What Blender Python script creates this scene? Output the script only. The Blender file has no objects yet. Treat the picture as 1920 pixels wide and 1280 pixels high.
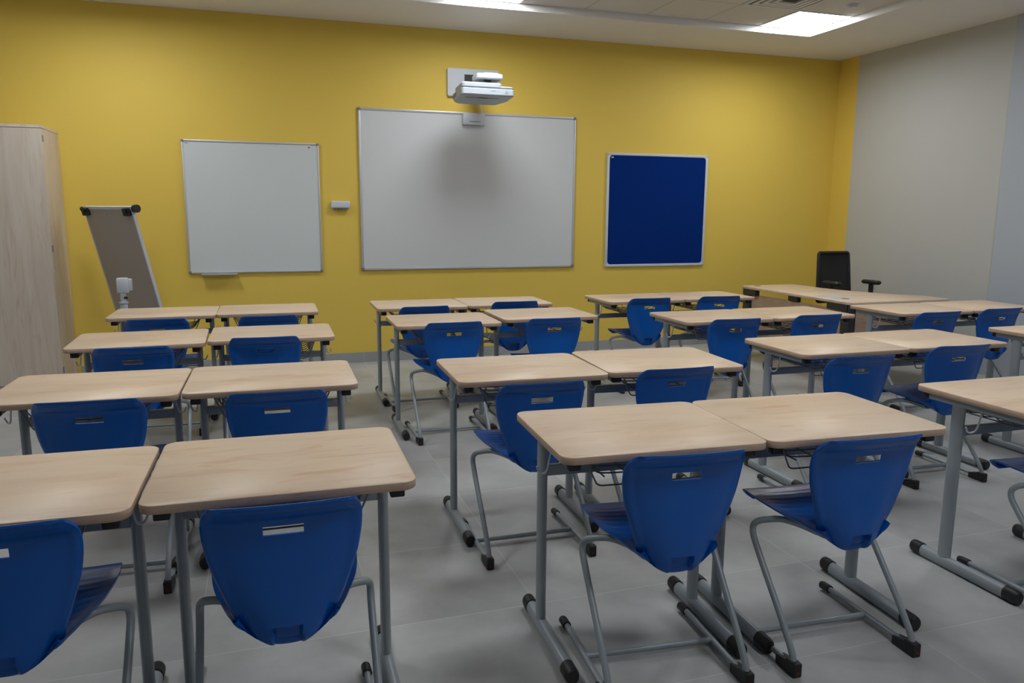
import bpy, bmesh, math, random
from mathutils import Vector, Matrix
random.seed(4)
S = bpy.context.scene
C = S.collection

# ------------------------------------------------------------------ camera, world, exposure
PITCH, ROLL, YAW = math.radians(9.502), math.radians(0.347), math.radians(18.112)
CAMZ = 1.4827
cp, sp, cr, sr = math.cos(PITCH), math.sin(PITCH), math.cos(ROLL), math.sin(ROLL)
r0, u0, f0 = Vector((1, 0, 0)), Vector((0, sp, cp)), Vector((0, cp, -sp))
rr, uu = cr*r0 + sr*u0, -sr*r0 + cr*u0
RW = Matrix.Rotation(-YAW, 3, 'Z')
rr, uu, ff = RW@rr, RW@uu, RW@f0
cam = bpy.data.cameras.new('camera'); cam.sensor_width = 36; cam.lens = 36*1451.4/1920; cam.clip_start = .05
co = bpy.data.objects.new('camera', cam); C.objects.link(co)
co.matrix_world = Matrix(((rr.x, uu.x, -ff.x, 0), (rr.y, uu.y, -ff.y, 0), (rr.z, uu.z, -ff.z, CAMZ), (0, 0, 0, 1)))
S.camera = co
w = bpy.data.worlds.new('world'); S.world = w; w.use_nodes = True
w.node_tree.nodes['Background'].inputs[0].default_value = (.55, .72, 1, 1)
w.node_tree.nodes['Background'].inputs[1].default_value = 1.2
LAMP = 25.0                     # emission of each ceiling panel
S.view_settings.view_transform = 'Standard'; S.view_settings.look = 'None'
S.view_settings.gamma = 1; S.view_settings.use_curve_mapping = False
S.view_settings.exposure = 0.08

# ------------------------------------------------------------------ materials
def mat(name, col, rough=.5, metal=0, spec=.5, nodes=None):
    m = bpy.data.materials.new(name); m.use_nodes = True
    b = m.node_tree.nodes['Principled BSDF']
    b.inputs['Base Color'].default_value = (*col, 1); b.inputs['Roughness'].default_value = rough
    b.inputs['Metallic'].default_value = metal; b.inputs['Specular IOR Level'].default_value = spec
    if nodes: nodes(m.node_tree, b)
    return m
def N(nt, t, **k):
    n = nt.nodes.new(t)
    for a, v in k.items():
        if hasattr(n, a): setattr(n, a, v)
        else: n.inputs[a.replace('_', ' ')].default_value = v
    return n
def ramp(nt, fac, stops):
    r = nt.nodes.new('ShaderNodeValToRGB'); e = r.color_ramp.elements
    while len(e) < len(stops): e.new(.5)
    for i, (p, c) in enumerate(stops): e[i].position = p; e[i].color = (*c, 1)
    nt.links.new(fac, r.inputs[0]); return r.outputs[0]
def bump(nt, b, h, st, dist=.002):
    n = nt.nodes.new('ShaderNodeBump'); n.inputs['Strength'].default_value = st; n.inputs['Distance'].default_value = dist
    nt.links.new(h, n.inputs['Height']); nt.links.new(n.outputs[0], b.inputs['Normal'])
def wood_nodes(c1, c2, c3, scale, rnd=True):
    def f(nt, b):
        tc = N(nt, 'ShaderNodeTexCoord'); mp = N(nt, 'ShaderNodeMapping'); mp.inputs['Scale'].default_value = scale
        oi = N(nt, 'ShaderNodeObjectInfo'); ad = N(nt, 'ShaderNodeVectorMath', operation='ADD')
        ml = N(nt, 'ShaderNodeMath', operation='MULTIPLY'); ml.inputs[1].default_value = 37
        nt.links.new(oi.outputs['Random'], ml.inputs[0]); nt.links.new(tc.outputs['Object'], ad.inputs[0])
        nt.links.new(ml.outputs[0], ad.inputs[1]); nt.links.new(ad.outputs[0], mp.inputs[0])
        n1 = N(nt, 'ShaderNodeTexNoise', Scale=1.0, Detail=5.0, Roughness=.55, Distortion=.6)
        nt.links.new(mp.outputs[0], n1.inputs['Vector'])
        col = ramp(nt, n1.outputs['Fac'], [(.30, c3), (.5, c2), (.72, c1)])
        m2 = N(nt, 'ShaderNodeMapping'); m2.inputs['Scale'].default_value = tuple(q*2.6 for q in scale); nt.links.new(ad.outputs[0], m2.inputs[0])
        n2 = N(nt, 'ShaderNodeTexNoise', Scale=1.0, Detail=3.0, Distortion=1.2); nt.links.new(m2.outputs[0], n2.inputs['Vector'])
        mx = N(nt, 'ShaderNodeMix', data_type='RGBA', blend_type='MULTIPLY')
        nt.links.new(ramp(nt, n2.outputs['Fac'], [(.56, (0, 0, 0)), (.72, (.9, .9, .9))]), mx.inputs[0])
        nt.links.new(col, mx.inputs[6]); mx.inputs[7].default_value = (.90, .76, .70, 1)
        nt.links.new(mx.outputs[2], b.inputs['Base Color'])
    return f
M = {}
M['beech'] = mat('beech laminate', (.6, .45, .33), .42, spec=.4, nodes=wood_nodes((.76, .60, .445), (.73, .56, .405), (.66, .48, .335), (1.6, 7, 6)))
M['edge'] = mat('beech edge band', (.4, .26, .18), .5, nodes=wood_nodes((.56, .405, .295), (.53, .375, .27), (.48, .33, .235), (9, 9, 60)))
M['maple'] = mat('pale maple board', (.5, .42, .35), .5, nodes=wood_nodes((.68, .60, .51), (.63, .54, .45), (.57, .47, .38), (14, 14, 1.2)))
M['panelwood'] = mat('desk panel wood', (.5, .35, .26), .5, nodes=wood_nodes((.52, .38, .28), (.46, .32, .235), (.4, .27, .19), (3, 3, 10)))
M['grey'] = mat('grey powder coated steel', (.30, .335, .36), .36, .1)
M['black'] = mat('black rubber', (.012, .012, .013), .5)
M['blackmesh'] = mat('black mesh fabric', (.016, .016, .016), .75)
M['wire'] = mat('wire', (.19, .2, .21), .4, .5)
def blue_nodes(nt, b):
    tc = N(nt, 'ShaderNodeTexCoord'); n = N(nt, 'ShaderNodeTexNoise', Scale=900.0, Detail=1.0)
    nt.links.new(tc.outputs['Object'], n.inputs['Vector']); bump(nt, b, n.outputs['Fac'], .12, .0006)
M['blue'] = mat('blue moulded plastic', (.0, .098, .45), .27, spec=.45, nodes=blue_nodes)
M['blue2'] = M['blue']
def wall_nodes(sc=60, st=.15):
    def f(nt, b):
        tc = N(nt, 'ShaderNodeTexCoord'); n = N(nt, 'ShaderNodeTexNoise', Scale=sc, Detail=3.0)
        nt.links.new(tc.outputs['Object'], n.inputs['Vector']); bump(nt, b, n.outputs['Fac'], st, .002)
    return f
M['yellow'] = mat('yellow wall paint', (.75, .535, .095), .6, spec=.3, nodes=wall_nodes())
M['white'] = mat('off white wall paint', (.50, .505, .49), .7, spec=.3, nodes=wall_nodes())
M['coolwhite'] = mat('white wall paint', (.43, .47, .53), .7, spec=.3, nodes=wall_nodes())
M['soffit'] = mat('white ceiling paint', (.80, .79, .77), .75, spec=.2, nodes=wall_nodes(30, .05))
M['plate'] = mat('white plastic', (.58, .61, .66), .4)
M['projector'] = mat('projector plastic', (.40, .44, .485), .4)
M['vent'] = mat('dark slot', (.03, .03, .03), .6)
M['gunmetal'] = mat('grey plastic print', (.2, .21, .22), .5)
M['silver'] = mat('silver aluminium frame', (.56, .57, .60), .35, .4)
M['board'] = mat('whiteboard enamel', (.62, .66, .665), .22, spec=.5)
M['board2'] = mat('projection board enamel', (.62, .63, .64), .32, spec=.4)
def felt(nt, b):
    tc = N(nt, 'ShaderNodeTexCoord'); n = N(nt, 'ShaderNodeTexNoise', Scale=300.0, Detail=2.0)
    nt.links.new(tc.outputs['Object'], n.inputs['Vector'])
    nt.links.new(ramp(nt, n.outputs['Fac'], [(.3, (.001, .020, .145)), (.7, (.001, .026, .19))]), b.inputs['Base Color'])
M['felt'] = mat('blue felt', (.003, .018, .17), .95, spec=.1, nodes=felt)
M['easelback'] = mat('grey backing board', (.42, .375, .33), .6)
M['dark'] = mat('dark grey steel', (.045, .047, .052), .4, .3)
M['red'] = mat('red plastic dot', (.16, .008, .008), .5)
M['glass'] = mat('window glass', (1, 1, 1), .02); M['glass'].node_tree.nodes['Principled BSDF'].inputs['Transmission Weight'].default_value = 1
em = mat('light diffuser', (1, 1, 1), .5); b_ = em.node_tree.nodes['Principled BSDF']
b_.inputs['Emission Color'].default_value = (.93, .97, 1, 1); b_.inputs['Emission Strength'].default_value = LAMP
M['lamp'] = em
off = mat('unlit diffuser', (.8, .8, .8), .5); M['lampoff'] = off
def grid_nodes(ox, oy, sx, sy, gap, body, grout, rough, var, bst):
    def f(nt, b):
        tc = N(nt, 'ShaderNodeTexCoord'); sx_ = N(nt, 'ShaderNodeSeparateXYZ'); nt.links.new(tc.outputs['Object'], sx_.inputs[0])
        masks = []; cells = []
        for ax, o, s in ((0, ox, sx), (1, oy, sy)):
            a = N(nt, 'ShaderNodeMath', operation='SUBTRACT'); a.inputs[1].default_value = o; nt.links.new(sx_.outputs[ax], a.inputs[0])
            d = N(nt, 'ShaderNodeMath', operation='DIVIDE'); d.inputs[1].default_value = s; nt.links.new(a.outputs[0], d.inputs[0])
            fl = N(nt, 'ShaderNodeMath', operation='FLOOR'); nt.links.new(d.outputs[0], fl.inputs[0]); cells.append(fl)
            p = N(nt, 'ShaderNodeMath', operation='PINGPONG'); p.inputs[1].default_value = .5; nt.links.new(d.outputs[0], p.inputs[0])
            l = N(nt, 'ShaderNodeMath', operation='LESS_THAN'); l.inputs[1].default_value = gap/2/s; nt.links.new(p.outputs[0], l.inputs[0]); masks.append(l)
        mx = N(nt, 'ShaderNodeMath', operation='MAXIMUM'); nt.links.new(masks[0].outputs[0], mx.inputs[0]); nt.links.new(masks[1].outputs[0], mx.inputs[1])
        cb = N(nt, 'ShaderNodeCombineXYZ'); nt.links.new(cells[0].outputs[0], cb.inputs[0]); nt.links.new(cells[1].outputs[0], cb.inputs[1])
        wn = N(nt, 'ShaderNodeTexWhiteNoise'); nt.links.new(cb.outputs[0], wn.inputs['Vector'])
        av = N(nt, 'ShaderNodeVectorMath', operation='MULTIPLY_ADD'); av.inputs[1].default_value = (7, 7, 7)
        nt.links.new(cb.outputs[0], av.inputs[0]); nt.links.new(tc.outputs['Object'], av.inputs[2])
        ns = N(nt, 'ShaderNodeTexNoise', Scale=2.6, Detail=6.0, Roughness=.62); nt.links.new(av.outputs[0], ns.inputs['Vector'])
        lo = tuple(c*(1-var) for c in body); hi = tuple(c*(1+var) for c in body)
        col = ramp(nt, ns.outputs['Fac'], [(.3, lo), (.7, hi)])
        mi = N(nt, 'ShaderNodeMix', data_type='RGBA'); nt.links.new(mx.outputs[0], mi.inputs[0]); nt.links.new(col, mi.inputs[6]); mi.inputs[7].default_value = (*grout, 1)
        nt.links.new(mi.outputs[2], b.inputs['Base Color'])
        iv = N(nt, 'ShaderNodeMath', operation='SUBTRACT'); iv.inputs[0].default_value = 1; nt.links.new(mx.outputs[0], iv.inputs[1])
        bump(nt, b, iv.outputs[0], bst, .002)
    return f
M['floor'] = mat('grey porcelain tiles', (.3, .3, .3), .42, spec=.45, nodes=grid_nodes(.955, 2.598, .6055, .612, .004, (.41, .415, .41), (.53, .535, .52), .4, .17, .3))
M['tiles'] = mat('ceiling tiles', (.7, .7, .68), .85, spec=.2, nodes=grid_nodes(5.295, 6.755, .605, .605, .022, (.66, .64, .61), (.55, .52, .44), .8, .03, .4))
M['skirt'] = mat('grey tile skirting', (.28, .285, .285), .4, nodes=grid_nodes(.955, 20, .6055, 40, .004, (.33, .34, .34), (.45, .45, .44), .4, .08, .2))

# ------------------------------------------------------------------ mesh helpers
def box(bm, x0, x1, y0, y1, z0, z1, bev=0, mi=0, seg=2):
    n0 = len(bm.verts); r = bmesh.ops.create_cube(bm, size=1)
    vs = r['verts']
    for v in vs: v.co = Vector(((x0+x1)/2+v.co.x*(x1-x0), (y0+y1)/2+v.co.y*(y1-y0), (z0+z1)/2+v.co.z*(z1-z0)))
    fs = set(f for v in vs for f in v.link_faces)
    for f in fs: f.material_index = mi
    if bev:
        es = set(e for v in vs for e in v.link_edges)
        rb = bmesh.ops.bevel(bm, geom=list(es), offset=bev, segments=seg, affect='EDGES', profile=.5)
        for f in rb['faces']: f.material_index = mi
    return vs
def tube(bm, pts, r, n=12, caps=True, ry=None, up=None):
    pts = [Vector(p) for p in pts]; rings = []; prev = None
    for i, p in enumerate(pts):
        t = (pts[min(i+1, len(pts)-1)] - pts[max(i-1, 0)]).normalized()
        if prev is None:
            a = Vector(up) if up else (Vector((0, 0, 1)) if abs(t.z) < .9 else Vector((0, 1, 0)))
            prev = t.cross(a).normalized()
        x = (prev - t*prev.dot(t)).normalized(); y = t.cross(x); prev = x
        rings.append([bm.verts.new(p + x*r*math.cos(2*math.pi*k/n) + y*(ry or r)*math.sin(2*math.pi*k/n)) for k in range(n)])
    for a, b in zip(rings, rings[1:]):
        for k in range(n): bm.faces.new((a[k], a[(k+1) % n], b[(k+1) % n], b[k]))
    if caps: bm.faces.new(rings[0][::-1]); bm.faces.new(rings[-1])
def smooth_path(pts, it=3):
    pts = [Vector(p) for p in pts]
    for _ in range(it):
        q = [pts[0]]
        for a, b in zip(pts, pts[1:]): q += [a*.75+b*.25, a*.25+b*.75]
        q.append(pts[-1]); pts = q
    return pts
def rrect(w_, d_, r, n=8, cx=0, cy=0):
    o = []
    for sx, sy, a0 in ((1, 1, 0), (-1, 1, 90), (-1, -1, 180), (1, -1, 270)):
        for k in range(n+1):
            a = math.radians(a0+90*k/n); o.append((cx+sx*(w_/2-r)+r*math.cos(a), cy+sy*(d_/2-r)+r*math.sin(a)))
    return o
def roundpoly(pts, r, n=5):
    o = []; m = len(pts)
    for i in range(m):
        p, a, c = Vector(pts[i]), Vector(pts[i-1]), Vector(pts[(i+1) % m])
        da, dc = (a-p), (c-p); q = min(r, da.length*.45, dc.length*.45); A, B = p+da.normalized()*q, p+dc.normalized()*q
        for k in range(n+1):
            t = k/n; v = A*(1-t)**2+p*2*t*(1-t)+B*t*t; o.append((v.x, v.y))
    return o
def prism(bm, outline, z0, z1, bev=0, side_mi=0, top_mi=0, T=None):
    T = T or (lambda x, y, z: Vector((x, y, z)))
    n = len(outline); cx = sum(p[0] for p in outline)/n; cy = sum(p[1] for p in outline)/n
    rows = [(z0+bev, 0), (z1-bev, 0)]
    if bev: rows = [(z0, bev), (z0+bev, 0), (z1-bev, 0), (z1, bev)]
    def inset(i, b):
        if not b: return outline[i]
        x0, y0 = outline[i-1]; x1, y1 = outline[(i+1) % n]; tx, ty = x1-x0, y1-y0; l = math.hypot(tx, ty) or 1
        return outline[i][0]-ty/l*b, outline[i][1]+tx/l*b
    R = [[bm.verts.new(T(*inset(i, b), z)) for i in range(n)] for z, b in rows]
    for a, b in zip(R, R[1:]):
        for k in range(n):
            f = bm.faces.new((a[k], a[(k+1) % n], b[(k+1) % n], b[k])); f.material_index = top_mi if (bev and b is R[-1]) else side_mi
    f = bm.faces.new(R[-1]); f.material_index = top_mi
    f = bm.faces.new(R[0][::-1]); f.material_index = side_mi
def obj(name, bm, mats, parent=None, smooth=True, ang=40, kind=None):
    me = bpy.data.meshes.new(name)
    bmesh.ops.recalc_face_normals(bm, faces=bm.faces)
    bm.to_mesh(me); bm.free()
    for m in (mats if isinstance(mats, (list, tuple)) else [mats]): me.materials.append(m)
    if smooth:
        me.polygons.foreach_set('use_smooth', [True]*len(me.polygons))
        try: me.set_sharp_from_angle(angle=math.radians(ang))
        except Exception: pass
    o = bpy.data.objects.new(name, me); C.objects.link(o)
    if parent: o.parent = parent
    if kind: o['kind'] = kind
    return o
def one(name, fn, mats, parent=None, **k):
    bm = bmesh.new(); fn(bm); return obj(name, bm, mats, parent, **k)
def thing(name, label, cat, loc=(0, 0, 0), rz=0, group=None):
    o = bpy.data.objects.new(name, None); C.objects.link(o); o.empty_display_size = .1
    o.location = loc; o.rotation_euler = (0, 0, rz); o['label'] = label; o['category'] = cat
    if group: o['group'] = group
    return o
def dup(root, loc, rz, label):
    def cp_(o, par):
        c = o.copy(); C.objects.link(c)
        if par: c.parent = par
        for ch in [x for x in bpy.data.objects if x.parent == o and x is not c]: cp_(ch, c)
        return c
    kids = [x for x in bpy.data.objects if x.parent == root]
    r = root.copy(); C.objects.link(r)
    for k in kids: cp_(k, r)
    r.location = loc; r.rotation_euler = (0, 0, rz); r['label'] = label
    return r

# ------------------------------------------------------------------ room
XL, XR, YB, YW = -3.1, 6.444, -1.6, 7.66
ZS, ZT = 3.212, 3.272
TX0, TX1, TY0, TY1 = 5.295-12*.605, 5.295, 6.755-12*.605, 6.755
st = dict(kind='structure')
one('floor', lambda b: box(b, XL-.1, XR+.1, YB-.1, YW+.1, -.1, 0), M['floor'], smooth=False, **st)
one('wall_front', lambda b: box(b, XL-.1, XR+.15, YW, YW+.12, 0, 3.5), M['yellow'], smooth=False, **st)
WY0, WY1, WZ0, WZ1 = -.9, 1.7, .95, 2.6
def wr(b):
    box(b, XR, XR+.12, 5.44, 7.357, 0, 3.5)
    box(b, XR, XR+.12, WY1, 5.44, 0, 3.5); box(b, XR, XR+.12, YB, WY0, 0, 3.5)
    box(b, XR, XR+.12, WY0, WY1, 0, WZ0); box(b, XR, XR+.12, WY0, WY1, WZ1, 3.5)
    box(b, XR, XR+.12, 7.357, YW, 0, 3.5, mi=1)
one('wall_right', wr, [M['white'], M['yellow']], smooth=False, **st)
one('trim_1', lambda b: box(b, XR-.02, XR+.01, 2.6, 5.437, 0, ZS, .003), M['coolwhite'], smooth=False, **st)
one('wall_left', lambda b: box(b, XL-.12, XL, YB, YW, 0, 3.5), M['white'], smooth=False, **st)
one('wall_back', lambda b: box(b, XL-.1, XR+.1, YB-.12, YB, 0, 3.5), M['white'], smooth=False, **st)
def win(b):
    for y in (WY0, (WY0+WY1)/2-.025, WY1-.05): box(b, XR+.03, XR+.09, y, y+.05, WZ0, WZ1)
    for z in (WZ0, WZ1-.05): box(b, XR+.03, XR+.09, WY0, WY1, z, z+.05)
wo = one('window_1', win, M['plate'], smooth=False, **st)
one('window_pane', lambda b: box(b, XR+.055, XR+.06, WY0+.05, WY1-.05, WZ0+.05, WZ1-.05), M['glass'], wo, smooth=False)
def soff(b):
    box(b, XL, XR, TY1, YW, ZS, 3.5); box(b, XL, XR, YB, TY0, ZS, 3.5)
    box(b, XL, TX0, TY0, TY1, ZS, 3.5); box(b, TX1, XR, TY0, TY1, ZS, 3.5)
one('trim_2', soff, M['soffit'], smooth=False, **st)
one('ceiling', lambda b: box(b, TX0, TX1, TY0, TY1, ZT, 3.4), M['tiles'], smooth=False, **st)
def bb(b): box(b, -1.55, XR-.012, YW-.012, YW, 0, .10, .002); box(b, XL, -2.6, YW-.012, YW, 0, .10, .002)
one('baseboard_front', bb, M['skirt'], smooth=False, **st)
one('baseboard_right', lambda b: box(b, XR-.012, XR, 5.44, YW, 0, .10, .002), M['skirt'], smooth=False, **st)
one('baseboard_left', lambda b: box(b, XL, XL+.012, YB, YW-.012, 0, .10, .002), M['skirt'], smooth=False, **st)

# ceiling lights
def light(x, y, label, lit=True):
    t = thing('ceiling_light', label, 'ceiling light', (x, y, ZT), group='square ceiling light panels')
    def fr(b):
        for a in ((-.2975, .2975, -.2975, -.28), (-.2975, .2975, .28, .2975), (-.2975, -.28, -.28, .28), (.28, .2975, -.28, .28)):
            box(b, *a, -.006, .0)
    one('light_frame', fr, M['plate'], t, smooth=False)
    one('diffuser', lambda b: box(b, -.28, .28, -.28, .28, -.004, 0), M['lamp'] if lit else M['lampoff'], t, smooth=False)
LX = [5.295-.3025-3.025*k for k in range(3)]
light(LX[0], 6.4525, 'bright white square ceiling panel in the corner of the ceiling recess near the right wall')
light(LX[1], 6.4525, 'bright white square ceiling panel cut by the top of the photo above the projector')
light(LX[2], 6.4525, 'white square ceiling panel above the left whiteboard, out of frame')
for i, nm in enumerate(('right', 'middle', 'left')):
    light(LX[i], 3.4275, f'white square ceiling panel over the desks, {nm} of the middle row')
for i, nm in enumerate(('right', 'middle', 'left')):
    light(LX[i], .4025, f'unseen square ceiling panel behind the viewer, {nm} of the back row', lit=(i == 1))  # row added out of view; its middle panel is lit as fill
# air diffuser and smoke detector
v = thing('air_vent', 'square ceiling air vent with dark slots beside the corner light panel', 'air vent', (4.3875, 5.8475, ZT))
def vf(b):
    for k in range(4):
        a, c = .30-.06*k, .30-.06*k-.035
        for s in ((-a, a, -a, -c), (-a, a, c, a), (-a, -c, -c, c), (c, a, -c, c)): box(b, *s, -.008-.003*k, 0)
one('vent_louvre', vf, M['plate'], v, smooth=False)
one('vent_core', lambda b: box(b, -.28, .28, -.28, .28, -.004, 0), M['vent'], v, smooth=False)
v = thing('smoke_detector', 'small round white smoke detector on the ceiling tile beside the light panel', 'smoke detector', (4.995, 5.83, ZT))
one('detector_base', lambda b: tube(b, [(0, 0, 0), (0, 0, -.012)], .05, 24), M['plate'], v)
one('detector_cap', lambda b: tube(b, [(0, 0, -.012), (0, 0, -.028)], .036, 24), M['plate'], v)

# ------------------------------------------------------------------ wall boards
def frame_parts(t, x0, x1, z0, z1, fw, depth, face, fmat, corner=None, r=.0):
    y1 = YW
    def fr(b):
        box(b, x0, x1, y1-depth, y1, z1-fw, z1, .003); box(b, x0, x1, y1-depth, y1, z0, z0+fw, .003)
        box(b, x0, x0+fw, y1-depth, y1, z0+fw, z1-fw, .003); box(b, x1-fw, x1, y1-depth, y1, z0+fw, z1-fw, .003)
    one('board_frame', fr, fmat, t)
    o = rrect(x1-x0-2*fw+.004, z1-z0-2*fw+.004, max(r, .004), 6, (x0+x1)/2, (z0+z1)/2)
    bm = bmesh.new(); prism(bm, o, 0, depth-.006, 0, 0, 0, lambda x, y, z: Vector((x, y1-z, y)))
    obj('writing_surface', bm, face, t, smooth=False)
    if corner:
        for cx, cz in ((x0, z0), (x1, z0), (x0, z1), (x1, z1)):
            sx = 1 if cx == x0 else -1; sz = 1 if cz == z0 else -1
            one('corner_cap', lambda b: box(b, min(cx-sx*.002, cx+sx*corner), max(cx-sx*.002, cx+sx*corner), y1-depth-.003, y1, min(cz-sz*.002, cz+sz*corner), max(cz-sz*.002, cz+sz*corner), .006, seg=3), M['gunmetal'] if corner < .03 else fmat, t)
t = thing('whiteboard', 'square whiteboard with slim silver frame left of the projector board', 'whiteboard')
frame_parts(t, -.607, .583, .908, 2.102, .016, .022, M['board'], M['silver'], .022)
one('pen_tray', lambda b: (box(b, -.50, -.19, YW-.075, YW-.001, .895, .900, .001), box(b, -.50, -.19, YW-.077, YW-.073, .895, .91, .001)), M['silver'], t)
one('maker_mark', lambda b: box(b, .485, .505, YW-.0175, YW-.015, 2.058, 2.066), M['vent'], t, smooth=False)
one('maker_mark', lambda b: box(b, -.575, -.555, YW-.0175, YW-.015, 2.068, 2.075), M['gunmetal'], t, smooth=False)
t = thing('projection_whiteboard', 'large wide whiteboard under the projector in the middle of the yellow wall', 'whiteboard')
frame_parts(t, .954, 3.178, .912, 2.446, .022, .026, M['board2'], M['silver'], .028)
t = thing('notice_board', 'blue felt pin board with white metal frame on the right of the yellow wall', 'notice board')
frame_parts(t, 3.547, 4.759, .904, 2.106, .026, .022, M['felt'], M['plate'], .0, .035)
def incor(b):
    x0, x1, z0, z1, r = 3.573, 4.733, .930, 2.080, .035
    for cx, cz, sx, sz in ((x0, z0, 1, 1), (x1, z0, -1, 1), (x0, z1, 1, -1), (x1, z1, -1, -1)):
        o = [(cx, cz)]
        for k in range(9):
            a = math.pi/2*k/8; o.append((cx+sx*(r-r*math.sin(a)), cz+sz*(r-r*math.cos(a))))
        if sx*sz < 0: o = o[::-1]
        vs1 = [b.verts.new((x, YW-.021, z)) for x, z in o]; vs2 = [b.verts.new((x, YW-.002, z)) for x, z in o]
        b.faces.new(vs1); b.faces.new(vs2[::-1])
        for k in range(len(o)): b.faces.new((vs1[k], vs1[(k+1) % len(o)], vs2[(k+1) % len(o)], vs2[k]))
one('frame_corner', incor, M['plate'], t, smooth=False)
one('screw', lambda b: [tube(b, [(x, YW-.021, z), (x, YW-.0235, z)], .005, 10) for x in (3.559, 4.747) for z in (.916, 2.094)], M['gunmetal'], t)
one('maker_mark', lambda b: box(b, 3.594, 3.618, YW-.0185, YW-.015, 2.052, 2.064), M['plate'], t, smooth=False)
# socket / control box
t = thing('control_box', 'small white connection box on the yellow wall between the two whiteboards', 'connection box')
one('box_body', lambda b: box(b, .678, .857, YW-.05, YW, 1.508, 1.575, .012, seg=4), M['plate'], t)
for k in range(7):
    one('jack', lambda b: box(b, .698+.021*k, .708+.021*k, YW-.04, YW-.012, 1.494, 1.509, .001), M['gunmetal'], t, smooth=False)
# touch sensor on the board
t = thing('touch_sensor', 'flat white sensor box at the top of the large whiteboard under the projector', 'sensor')
one('sensor_body', lambda b: box(b, 1.968, 2.190, YW-.062, YW-.026, 2.325, 2.436, .006, seg=3), M['plate'], t)
one('sensor_slot', lambda b: box(b, 2.03, 2.145, YW-.0635, YW-.061, 2.352, 2.359), M['gunmetal'], t, smooth=False)
t_ = one('sensor_cable', lambda b: tube(b, smooth_path([(2.10, 7.60, 2.62), (2.125, 7.59, 2.53), (2.15, 7.60, 2.475), (2.16, 7.615, 2.43)]), .006, 8), M['plate'])
t_['label'] = 'short white cable from the projector down to the sensor box'; t_['category'] = 'cable'
# projector mount + projector
t = thing('projector_mount', 'white square wall plate and arm holding the projector', 'projector mount')
bm = bmesh.new(); prism(bm, rrect(.525, .265, .02, 5, 2.083, 2.723), 0, .035, .004, T=lambda x, y, z: Vector((x, YW-z, y)))
obj('wall_plate', bm, M['plate'], t)
one('plate_opening', lambda b: box(b, 1.99, 2.24, YW-.037, YW-.034, 2.715, 2.80), M['vent'], t, smooth=False)
one('arm', lambda b: (box(b, 2.005, 2.03, 6.99, YW-.03, 2.665, 2.704, .004), box(b, 2.13, 2.155, 6.99, YW-.03, 2.665, 2.704, .004), box(b, 2.03, 2.13, 6.99, YW-.03, 2.67, 2.68)), M['plate'], t)
bm = bmesh.new(); prism(bm, rrect(.25, .20, .03, 5, 2.055, 7.05), 2.660, 2.706, .010); obj('arm_cover', bm, M['plate'], t)
one('cover_clip', lambda b: (box(b, 2.0, 2.13, 6.97, 7.0, 2.704, 2.716, .003), box(b, 2.05, 2.07, 6.955, 6.962, 2.708, 2.714)), M['plate'], t)
p = thing('projector', 'white short throw projector hanging over the large whiteboard', 'projector', (2.02, 7.06, 2.488))
p.rotation_euler.x = -.085
def pb(b):
    o = [(-.25, -.17), (-.235, -.185), (.225, -.185), (.24, -.17), (.24, .03), (.17, .195), (.155, .20), (-.19, .20), (-.235, .15), (-.262, .10), (-.262, -.05)]
    prism(b, roundpoly(o, .03), 0, .066, .010)
one('lower_body', pb, M['projector'], p)
def pu(b):
    prism(b, roundpoly([(-.245, -.18), (.13, -.18), (.13, .16), (-.19, .18), (-.245, .08)], .035), .066, .115, .010)
    prism(b, roundpoly([(.10, -.178), (.235, -.178), (.235, .02), (.17, .15), (.10, .15)], .03), .066, .088, .008)
one('upper_body', pu, M['projector'], p)
one('seam', lambda b: box(b, -.24, .235, -.1795, -.17, .0645, .0675), M['gunmetal'], p, smooth=False)
one('mount_bracket', lambda b: (box(b, -.06, .14, -.10, .1, .112, .135), box(b, .0, .06, -.06, .05, .135, .168)), M['dark'], p, smooth=False)
one('lens_slot', lambda b: (box(b, -.19, .12, -.085, -.072, -.001, .003), box(b, -.07, .02, -.09, -.066, -.0015, .003)), M['vent'], p, smooth=False)
def gr(b):
    for k in range(3): box(b, -.2635, -.255, -.035+.045*k, 0.0+.045*k, .012, .055)
one('vent_grille', gr, M['gunmetal'], p, smooth=False)
one('indicator', lambda b: (tube(b, [(.165, -.187, .045), (.165, -.184, .045)], .004, 10), box(b, .152, .178, -.1868, -.184, .024, .030)), M['gunmetal'], p)
# illegible maker print on the front
one('maker_print', lambda b: [box(b, .02+.009*k, .0265+.009*k, -.1862, -.184, .040, .046) for k in range(5)], M['gunmetal'], p, smooth=False)
one('label_plate', lambda b: box(b, -.16, -.115, -.1862, -.184, .012, .022), M['silver'], p, smooth=False)

# ------------------------------------------------------------------ wardrobe
t = thing('wardrobe', 'tall pale maple wardrobe cut by the left edge of the photo', 'wardrobe')
WX0, WX1, WYF = -2.59, -1.575, 7.10
one('carcass', lambda b: box(b, WX0, WX1, WYF+.02, YW-.015, .06, 2.11, .001), M['maple'], t, smooth=False)
one('top_panel', lambda b: box(b, WX0, WX1+.002, WYF, YW-.015, 2.11, 2.133, .001), M['maple'], t, smooth=False)
one('plinth', lambda b: box(b, WX0+.005, WX1-.005, WYF+.02, YW-.015, 0, .06), M['maple'], t, smooth=False)
for a, b2 in ((WX0+.001, (WX0+WX1)/2-.0015), ((WX0+WX1)/2+.0015, WX1-.001)):
    d = one('door', lambda b: box(b, a, b2, WYF, WYF+.018, .065, 2.106, .0015), M['maple'], t, smooth=False)
    hx = b2-.05 if a < -2.3 else a+.05
    one('handle', lambda b: tube(b, smooth_path([(hx, WYF, 1.05), (hx, WYF-.03, 1.06), (hx, WYF-.03, 1.18), (hx, WYF, 1.19)]), .006, 8), M['silver'], d)
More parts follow.
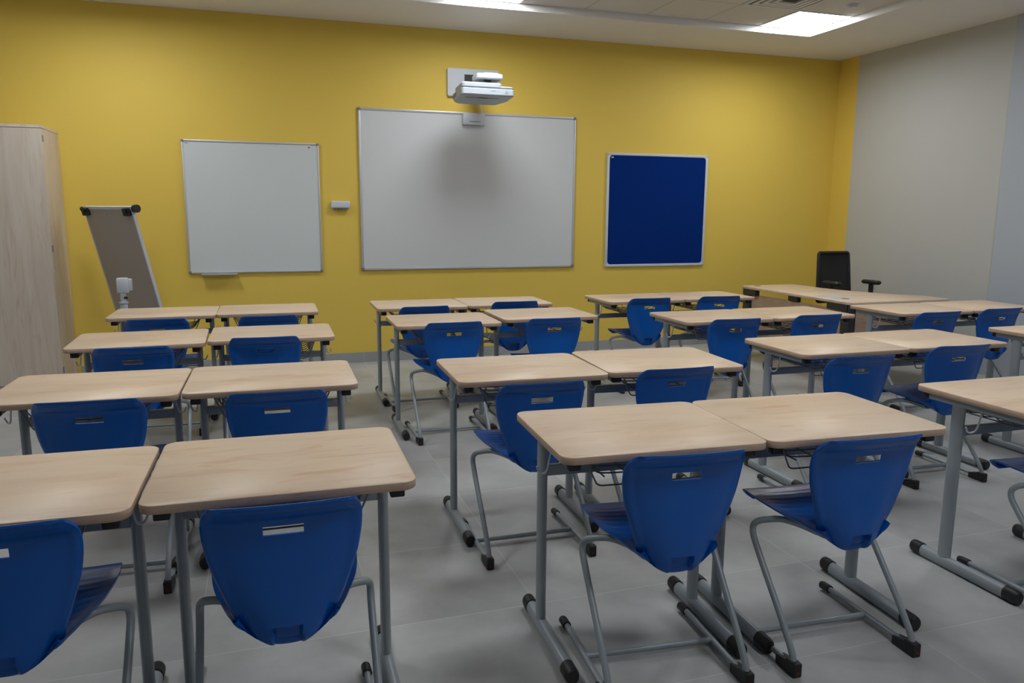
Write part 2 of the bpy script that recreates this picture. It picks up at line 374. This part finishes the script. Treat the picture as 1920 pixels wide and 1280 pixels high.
for z in (.17, 1.17, 2.03):
    one('hinge', lambda b: box(b, WX1-.004, WX1+.006, WYF+.005, WYF+.03, z-.025, z+.025, .002), M['gunmetal'], t, smooth=False)

# ------------------------------------------------------------------ flip chart
FY = 6.86
fc = thing('flip_chart', 'mobile flip chart turned to the wall, grey back showing, between wardrobe and whiteboard', 'flip chart', (-1.08, 6.80, 0))
ph = math.radians(50); lean = math.radians(13.2)
ax = Vector((math.cos(ph), -math.sin(ph), 0)); nb = Vector((-math.sin(ph), -math.cos(ph), 0))   # board width axis, back normal
dn = (Vector((0, 0, -1))*math.cos(lean) - nb*math.sin(lean)).normalized(); nrm = ax.cross(dn)
if nrm.dot(nb) < 0: nrm = -nrm
TR = Vector((-.94, FY, 1.505)) - Vector((-1.08, 6.80, 0))
def FT(u, d, k): return TR - ax*u + dn*d + nrm*k          # u from right end, d down, k outward at the back
def fbox(b, u0, u1, d0, d1, k0, k1):
    vs = [b.verts.new(FT(u, d, k)) for u in (u0, u1) for d in (d0, d1) for k in (k0, k1)]
    for f in ((0, 1, 3, 2), (4, 6, 7, 5), (0, 4, 5, 1), (2, 3, 7, 6), (0, 2, 6, 4), (1, 5, 7, 3)): b.faces.new([vs[i] for i in f])
one('backing_board', lambda b: fbox(b, .004, .676, .02, .996, -.012, 0), M['easelback'], fc, smooth=False)
def ffr(b):
    fbox(b, 0, .68, 0, .022, -.03, .006); fbox(b, 0, .68, .99, 1.01, -.02, .004)
    fbox(b, 0, .012, .0, 1.0, -.02, .004); fbox(b, .668, .68, .0, 1.0, -.02, .004)
one('board_frame', ffr, M['plate'], fc, smooth=False)
for u0 in (.02, .60):
    one('paper_clamp', lambda b: (fbox(b, u0, u0+.075, .01, .07, 0, .03), fbox(b, u0+.02, u0+.05, .02, .05, .03, .045)), M['black'], fc, smooth=False)
one('clamp_knob', lambda b: tube(b, [FT(-.005, .02, -.02), FT(-.04, .02, -.02)], .032, 16), M['black'], fc)
one('clamp_knob', lambda b: tube(b, [FT(.685, .02, .0), FT(.71, .02, .0)], .02, 16), M['black'], fc)
one('rivet', lambda b: [tube(b, [FT(u, .06, 0), FT(u, .06, .002)], .004, 8) for u in (.30, .36)], M['gunmetal'], fc)
PX, PY = .055, -.085
one('pole', lambda b: tube(b, [(PX, PY, .10), (PX, PY, .76)], .018, 16), M['silver'], fc)
one('pole_collar', lambda b: (tube(b, [(PX, PY, .64), (PX, PY, .745)], .028, 16), tube(b, [(PX, PY, .755), (PX, PY, .767)], .034, 16), tube(b, [(PX, PY, .745), (PX, PY, .86)], .021, 16)), M['plate'], fc)
one('adjust_knob', lambda b: tube(b, [(PX+.015, PY-.02, .80), (PX+.03, PY-.045, .80)], .010, 12), M['black'], fc)
one('tilt_bracket', lambda b: (box(b, PX-.04, PX+.045, PY-.03, PY+.03, .835, .955, .012), box(b, PX-.02, PX+.06, PY+.02, PY+.10, .85, .94, .004)), M['plate'], fc)
for a in (20, 160, 270):
    c_, s_ = math.cos(math.radians(a)), math.sin(math.radians(a)); L = .24
    lg = one('base_leg', lambda b: tube(b, [(PX, PY, .10), (PX+c_*L, PY+s_*L, .075)], .014, 10), M['silver'], fc)
    one('castor', lambda b: tube(b, [(PX+c_*L-s_*.01, PY+s_*L+c_*.01, .03), (PX+c_*L+s_*.01, PY+s_*L-c_*.01, .03)], .03, 16), M['black'], lg)

# ------------------------------------------------------------------ student desk
def make_desk(label):
    t = thing('student_desk', label, 'desk', group='single student desks in rows')
    bm = bmesh.new(); prism(bm, rrect(.70, .566, .042, 10), .736, .760, .0015, 1, 0); obj('desktop', bm, [M['beech'], M['edge']], t, ang=50)
    for s in (-1, 1):
        x = s*.30
        one('column', lambda b: tube(b, [(x, .09, .035), (x, .09, .712)], .031, 20, ry=.0165, up=(1, 0, 0)), M['grey'], t)
        f_ = one('foot', lambda b: tube(b, [(x, -.215, .0265), (x, .205, .0265)], .0215, 16, ry=.0265), M['grey'], t)
        for ya, yb in ((-.265, -.205), (.20, .255)):
            def fcap(b):
                ys = [ya, ya+.006, ya+.02, yb] if ya < 0 else [ya, yb-.02, yb-.006, yb]
                rs = [.82, .95, 1, 1] if ya < 0 else [1, 1, .95, .82]
                n = 16; R = []
                for y, k in zip(ys, rs): R.append([b.verts.new((x+.0245*k*math.cos(2*math.pi*i/n), y, .029+.029*k*math.sin(2*math.pi*i/n))) for i in range(n)])
                for p_, q_ in zip(R, R[1:]):
                    for i in range(n): b.faces.new((p_[i], p_[(i+1) % n], q_[(i+1) % n], q_[i]))
                b.faces.new(R[0]); b.faces.new(R[-1])
            one('foot_cap', fcap, M['black'], f_)
        r_ = one('top_rail', lambda b: box(b, x-.018, x+.018, -.225, .235, .705, .736, .003), M['grey'], t)
        one('rail_cap', lambda b: box(b, x-.020, x+.020, -.245, -.215, .704, .7355, .004), M['black'], r_)
        one('rail_cap', lambda b: box(b, x-.020, x+.020, .228, .255, .704, .7355, .004), M['black'], r_)
        hx = x - s*.0
        one('bag_hook', lambda b: tube(b, smooth_path([(hx+s*.004, -.02, .71), (hx+s*.012, -.02, .66), (hx+s*.018, -.01, .62), (hx+s*.035, .01, .615), (hx+s*.045, .01, .64)]), .0035, 8), M['silver'], t)
    one('cross_beam', lambda b: box(b, -.29, .29, .078, .104, .578, .616, .003), M['grey'], t)
    def basket(b):
        r = .003
        ys = (-.14, -.07, 0, .07, .14, .20)
        for y in ys: tube(b, smooth_path([(-.245, y, .735), (-.20, y, .665), (-.17, y, .650), (.17, y, .650), (.20, y, .665), (.245, y, .735)], 2), r, 5)
        for x in (-.17, -.085, 0, .085, .17): tube(b, [(x, -.16, .648), (x, .205, .648), (x, .235, .70)], r, 5)
        for x0, z in ((-.205, .672), (.205, .672), (-.228, .705), (.228, .705)): tube(b, [(x0, -.15, z), (x0, .21, z)], r, 5)
        for s in (-1, 1): tube(b, smooth_path([(s*.245, -.17, .735), (s*.20, -.16, .63), (s*.185, -.155, .618), (s*.17, -.155, .616), (s*.05, -.155, .616), (0, -.155, .616)], 1), .003, 6)
    one('wire_basket', basket, M['wire'], t)
    return t

# ------------------------------------------------------------------ student chair   (origin: floor, between the rear shoes; +y to the desk)
prof = [  # y, z, half width, curl
 (.408, .440, .148, .0), (.422, .454, .168, .0), (.421, .468, .184, .002), (.404, .477, .195, .005), (.36, .478, .200, .008), (.29, .469, .199, .014),
 (.21, .452, .187, .026), (.14, .430, .163, .044), (.09, .407, .139, .062), (.055, .391, .125, .080), (.032, .388, .119, .088), (.015, .404, .115, .082),
 (.007, .440, .123, .070), (.006, .50, .141, .052), (.009, .56, .162, .042), (.011, .62, .181, .036), (.010, .675, .191, .031),
 (.006, .715, .194, .027), (-.001, .744, .192, .023), (-.012, .764, .186, .019), (-.025, .779, .177, .016), (-.039, .788, .168, .014), (-.050, .791, .159, .013)]
def shell_mesh():
    # resample the profile
    def cr_(p0, p1, p2, p3, t): return [.5*((2*b)+(-a+c)*t+(2*a-5*b+4*c-d)*t*t+(-a+3*b-3*c+d)*t**3) for a, b, c, d in zip(p0, p1, p2, p3)]
    P = []
    for i in range(len(prof)-1):
        q = [prof[max(i-1, 0)], prof[i], prof[i+1], prof[min(i+2, len(prof)-1)]]
        ln = math.dist(prof[i][:2], prof[i+1][:2]); n = max(2, round(ln/.0065))
        for k in range(n): P.append(cr_(*q, k/n))
    P.append(list(prof[-1]))
    # force rows at the handle slot edges
    rows = len(P)
    NU = 40; us = [-1+2*k/NU for k in range(NU+1)]
    bm = bmesh.new(); F = []; B = []
    for i, (y, z, hw, cu) in enumerate(P):
        a, b = P[max(i-1, 0)], P[min(i+1, rows-1)]
        ty, tz = b[0]-a[0], b[1]-a[1]; l = math.hypot(ty, tz); ny, nz = tz/l, -ty/l       # normal to the sitter's side
        fr, bk = [], []
        for u in us:
            x = hw*u; c = cu*abs(u)**2.6
            rim = max(0, (abs(u)-.90)/.10)
            g = 0
            if y > .09 and y < .37 and abs(u) < .86:        # fine cross grooves on the seat
                g = -.0009*(1 if ((y*1000) % 26) < 6.5 else 0)
            rec = 0
            fb = min(1, max(0, (z-.50)/.12)) if y < .10 else 0          # on the backrest the sides wrap straight forward
            wy, wz = ny*(1-fb)+1*fb, nz*(1-fb)
            if abs(x) < .036 and z < .452 and y < .04: rec = .022 * min(1, (.036-abs(x))/.005) * min(1, (.04-y)/.01) * min(1, (.452-z)/.007)   # moulded pocket low on the back
            th = .0055
            sm = lambda q: q*q*(3-2*q)
            e = .010*sm(min(1, max(0, (z-.733)/.030)))*(1-.9*sm(min(1, max(0, (z-.778)/.013)))) if y < .10 else 0     # thick rounded top roll
            q_ = min(1, max(0, (abs(u)-.84)/.09)); r_ = min(1, max(0, (abs(u)-.95)/.05))
            e = max(e, .0055*sm(q_)*(1-.7*r_)) if not (e and abs(u) > .93) else max(.3*e, .0055*sm(q_)*(1-.7*r_))      # softer side rim
            fr.append(bm.verts.new((x, y+ny*(g+rec+th/2-rim*.001)+wy*c, z+nz*(g+rec+th/2-rim*.001)+wz*c)))
            bk.append(bm.verts.new((x, y+ny*(rec-th/2-e)+wy*c, z+nz*(rec-th/2-e)+wz*c)))
        F.append(fr); B.append(bk)
    hole = set()
    for i in range(rows-1):
        zc = (P[i][1]+P[i+1][1])/2; yc = P[i][0]
        for k in range(NU):
            xc = P[i][2]*(us[k]+us[k+1])/2
            if .694 < zc < .721 and yc < .03 and abs(xc) < .047: hole.add((i, k))
    for i in range(rows-1):
        for k in range(NU):
            if (i, k) in hole: continue
            bm.faces.new((F[i][k], F[i][k+1], F[i+1][k+1], F[i+1][k])); bm.faces.new((B[i][k], B[i+1][k], B[i+1][k+1], B[i][k+1]))
    for (i, k) in hole:
        for (a, b, nb_) in (((i, k), (i, k+1), (i-1, k)), ((i, k+1), (i+1, k+1), (i, k+1)), ((i+1, k+1), (i+1, k), (i+1, k)), ((i+1, k), (i, k), (i, k-1))):
            if nb_ not in hole: bm.faces.new((F[a[0]][a[1]], F[b[0]][b[1]], B[b[0]][b[1]], B[a[0]][a[1]]))
    for i in range(rows-1):
        for k in (0, NU): bm.faces.new((F[i][k], F[i+1][k], B[i+1][k], B[i][k]))
    for k in range(NU):
        for i in (0, rows-1): bm.faces.new((F[i][k], F[i][k+1], B[i][k+1], B[i][k]))
    return bm
def make_chair(label):
    t = thing('student_chair', label, 'chair', group='blue student chairs behind the desks')
    sh = obj('seat_shell', shell_mesh(), M['blue'], t, ang=55)
    for s in (-1, 1):
        X = s*.232
        one('floor_runner', lambda b: tube(b, [(X, .0, .024), (X, .44, .022)], .0105, 12), M['grey'], t)
        one('leg', lambda b: tube(b, smooth_path([(X, -.005, .03), (X, .012, .085), (X*1.005, .25, .345), (X*1.01, .274, .388), (X*.99, .262, .420), (X*.86, .232, .436), (X*.70, .20, .446), (X*.50, .165, .434), (X*.30, .135, .414)], 3), .0112, 14), M['grey'], t)
        def shoe(b):
            tube(b, [(X, -.008, .0), (X, -.008, .045)], .0175, 4, up=(1, 1, 0)); 
            vs = box(b, X-.016, X+.016, -.028, .020, 0, .048, .004)
            q = [(-.0), ]
            v = [b.verts.new((X+a*.0155, y, z)) for a in (-1, 1) for y, z in ((.015, .0), (.072, .0), (.072, .030), (.015, .042))]
            for f in ((0, 1, 2, 3), (7, 6, 5, 4), (0, 4, 5, 1), (1, 5, 6, 2), (2, 6, 7, 3), (3, 7, 4, 0)): b.faces.new([v[i] for i in f])
        sh_ = one('rear_shoe', shoe, M['black'], t, smooth=False)
        one('brand_dot', lambda b: box(b, X-.006, X+.006, -.0290, -.0275, .012, .022), M['red'], sh_, smooth=False)
        one('front_cap', lambda b: tube(b, [(X, .425, .022), (X, .43, .022), (X, .468, .020), (X, .474, .018)], .0155, 12), M['black'], t)
    one('cross_bar', lambda b: tube(b, [(-.232, .225, .024), (.232, .225, .024)], .0105, 12), M['grey'], t)
    one('seat_bracket', lambda b: box(b, -.07, .07, .12, .15, .405, .415, .003), M['grey'], t)
    return t

ordn = {1: 'row nearest the viewer', 2: 'second row from viewer', 3: 'third row from viewer', 4: 'row nearest yellow wall'}
blocks = {1: 'left block', 2: 'centre block', 3: 'right block', 4: 'far right block'}
D = {  # (block,row,side): x, y, angle
 (1,1,'L'): (-.672, 2.275, -1.2), (1,1,'R'): (.041, 2.282, -1.2), (1,2,'L'): (-.672, 3.54, -1.4), (1,2,'R'): (.036, 3.534, -1.1),
 (1,3,'L'): (-.655, 4.800, 1.0), (1,3,'R'): (.060, 4.843, -1.0), (1,4,'L'): (-.650, 6.02, -.4), (1,4,'R'): (.053, 6.028, -.9),
 (2,1,'L'): (1.201, 2.316, -3.2), (2,1,'R'): (1.903, 2.277, -3.1), (2,2,'L'): (1.153, 3.417, -1.8), (2,2,'R'): (1.868, 3.412, -3.2),
 (2,3,'L'): (1.173, 5.122, -.9), (2,3,'R'): (1.925, 5.245, .0), (2,4,'L'): (1.189, 6.05, -1.4), (2,4,'R'): (1.897, 6.06, -1.8),
 (3,1,'L'): (3.020, 2.285, -.6), (3,1,'R'): (3.728, 2.28, -.6), (3,2,'L'): (3.022, 3.553, -.4), (3,2,'R'): (3.724, 3.553, -.3),
 (3,3,'L'): (3.060, 4.790, .5), (3,3,'R'): (3.765, 4.800, .8), (3,4,'L'): (3.070, 6.010, .3), (3,4,'R'): (3.773, 6.020, .4),
 (4,4,'L'): (4.835, 4.755, .0), (4,4,'R'): (5.545, 4.760, .0), (4,3,'L'): (4.830, 3.500, .0)}
H = {  # chairs
 (1,1,'L'): (-0.620, 1.930, -2), (1,1,'R'): (0.028, 1.880, -1.5), (1,2,'L'): (-0.627, 3.138, -2.5), (1,2,'R'): (0.044, 3.088, -2),
 (1,3,'L'): (-0.637, 4.318, 0.5), (1,3,'R'): (0.013, 4.478, -2.5), (1,4,'L'): (-0.642, 5.408, -1.5), (1,4,'R'): (0.048, 5.388, 2),
 (2,1,'L'): (1.187, 1.935, -4.8), (2,1,'R'): (1.830, 1.905, -3), (2,2,'L'): (1.100, 2.943, -1), (2,2,'R'): (1.800, 3.058, -1),
 (2,3,'L'): (1.170, 4.758, 0), (2,3,'R'): (1.860, 4.768, -2.5), (2,4,'L'): (1.160, 5.628, 1), (2,4,'R'): (1.910, 5.758, -2.5),
 (3,1,'L'): (3.030, 1.900, -2), (3,2,'L'): (2.840, 3.058, -3), (3,2,'R'): (3.595, 3.168, -2.5), (3,3,'L'): (3.020, 4.408, -2.5), (3,3,'R'): (3.710, 4.438, -2),
 (3,4,'L'): (3.060, 5.688, -1.5), (3,4,'R'): (3.710, 5.668, -6), (4,4,'L'): (4.675, 4.328, -1.5), (4,4,'R'): (5.320, 4.368, -1)}
def dl(k):
    b, r, s = k
    return f"beech topped student desk, {'left' if s == 'L' else 'right'} of its pair, {blocks[b]}, {ordn[r]}"
def hl(k):
    b, r, s = k
    return f"blue chair at {'left' if s == 'L' else 'right'} desk of its pair, {blocks[b]}, {ordn[r]}"
first = None
for k, (x, y, a) in D.items():
    if first is None:
        first = make_desk(dl(k)); first.location = (x, y, 0); first.rotation_euler.z = math.radians(a)
    else: dup(first, (x, y, 0), math.radians(a), dl(k))
first = None
for k, (x, y, a) in H.items():
    if first is None:
        first = make_chair(hl(k)); first.location = (x, y, 0); first.rotation_euler.z = math.radians(a)
    else: dup(first, (x, y, 0), math.radians(a), hl(k))

# ------------------------------------------------------------------ teacher desk
t = thing('teacher_desk', 'large L shaped beech teacher desk with dark legs in the right corner', 'desk', (4.78, 5.33, 0))
def tt(b):
    o = [(0.0, 0.03), (.03, 0), (1.065, .0), (1.095, .03), (1.095, .31)]
    # concave inner curve
    for k in range(13):
        a = math.pi/2*k/12; o.append((.66+.44*(1-math.sin(a)) if False else .66+.435*(1-k/12)**1.6, .31+.95*(k/12)**1.35))
    o += [(.655, 1.58), (.63, 1.61), (.03, 1.61), (0, 1.58)]
    prism(b, o, .713, .738, .002, 1, 0)
one('desktop', tt, [M['beech'], M['beech']], t, ang=50)
one('modesty_panel', lambda b: box(b, .05, .068, .06, 1.50, .28, .655), M['panelwood'], t, smooth=False)
one('modesty_panel', lambda b: box(b, .10, 1.05, .05, .068, .20, .655), M['panelwood'], t, smooth=False)
for x, y in ((.04, .08), (.04, 1.52), (.60, 1.52), (1.06, .08)):
    one('leg', lambda b: box(b, x-.03, x+.03, y-.05, y+.05, 0, .713, .004), M['dark'], t)
for q in ((.0, .05, .05, .30, .655), (.0, .05, 1.35, 1.56, .655), (.04, .08, .75, .85, .655), (.1, .5, .01, .05, .69), (.8, 1.10, .01, .05, .69)):
    one('frame_bracket', lambda b: box(b, *q, .712), M['dark'], t, smooth=False)
for gx, gy in ((.17, .27), (.15, 1.53)):
    one('cable_grommet', lambda b: tube(b, [(gx, gy, .737), (gx, gy, .741)], .035, 20), M['gunmetal'], t)
pp = one('paper_sheet', lambda b: box(b, 4.86, 5.07, 5.60, 5.90, .7382, .7395), M['plate'], smooth=False)
pp['label'] = 'flat white sheet lying on the teacher desk in the corner'; pp['category'] = 'paper'

# ------------------------------------------------------------------ teacher chair (faces -y)
t = thing('office_chair', 'black mesh back office chair behind the teacher desk in the corner', 'office chair', (5.83, 6.52, 0), math.radians(0))
bm = bmesh.new()
def backpt(u, v): # v 0..1 from bottom to top
    w_ = .212-.022*v; z = .56+.515*v
    return Vector((w_*u, .25+.05*v-.04*(1-u*u)*0+.035*(u*u-1)*-1*.6, z))
n = 12; g = [[bm.verts.new(backpt(-.985+1.97*i/n, .01+.98*j/n)) for i in range(n+1)] for j in range(n+1)]
g2 = [[bm.verts.new(v_.co+Vector((0, .006, 0))) for v_ in r_] for r_ in g]
for j in range(n):
    for i in range(n):
        bm.faces.new((g[j][i], g[j][i+1], g[j+1][i+1], g[j+1][i])); bm.faces.new((g2[j][i], g2[j+1][i], g2[j+1][i+1], g2[j][i+1]))
obj('mesh_back', bm, M['blackmesh'], t)
def bfr(b):
    o = [backpt(-1, .03), backpt(-1, .97), backpt(-.94, 1), backpt(.94, 1), backpt(1, .97), backpt(1, .03), backpt(.9, 0), backpt(-.9, 0), backpt(-1, .03)]
    pts = []
    for a_, b3 in zip(o, o[1:]):
        for k in range(6): pts.append(a_.lerp(b3, k/6))
    pts.append(o[-1]); tube(b, pts, .017, 8)
one('back_frame', bfr, M['black'], t)
def seat(b):
    prism(b, rrect(.48, .46, .08, 8, 0, 0), .43, .50, .02)
one('seat', seat, M['blackmesh'], t)
one('back_support', lambda b: tube(b, smooth_path([(0, .05, .42), (0, .28, .43), (0, .31, .50), (0, .305, .64)]), .02, 10), M['black'], t)
for s in (-1, 1):
    ar = one('armrest', lambda b: prism(b, rrect(.085, .24, .04, 8, s*.25, .0), .762, .802, .015), M['black'], t)
    one('arm_post', lambda b: (tube(b, smooth_path([(s*.20, 0, .43), (s*.25, 0, .44), (s*.255, .0, .50), (s*.25, .0, .77)]), .016, 10, ry=.03)), M['black'], ar)
one('gas_lift', lambda b: tube(b, [(0, 0, .08), (0, 0, .43)], .025, 14), M['black'], t)
for k in range(5):
    a = math.radians(90+72*k); c_, s_ = math.cos(a), math.sin(a)
    lg = one('base_arm', lambda b: tube(b, [(0, 0, .10), (c_*.27, s_*.27, .07)], .018, 8), M['black'], t)
    one('castor', lambda b: tube(b, [(c_*.27-s_*.02, s_*.27+c_*.02, .028), (c_*.27+s_*.02, s_*.27-c_*.02, .028)], .028, 14), M['black'], lg)
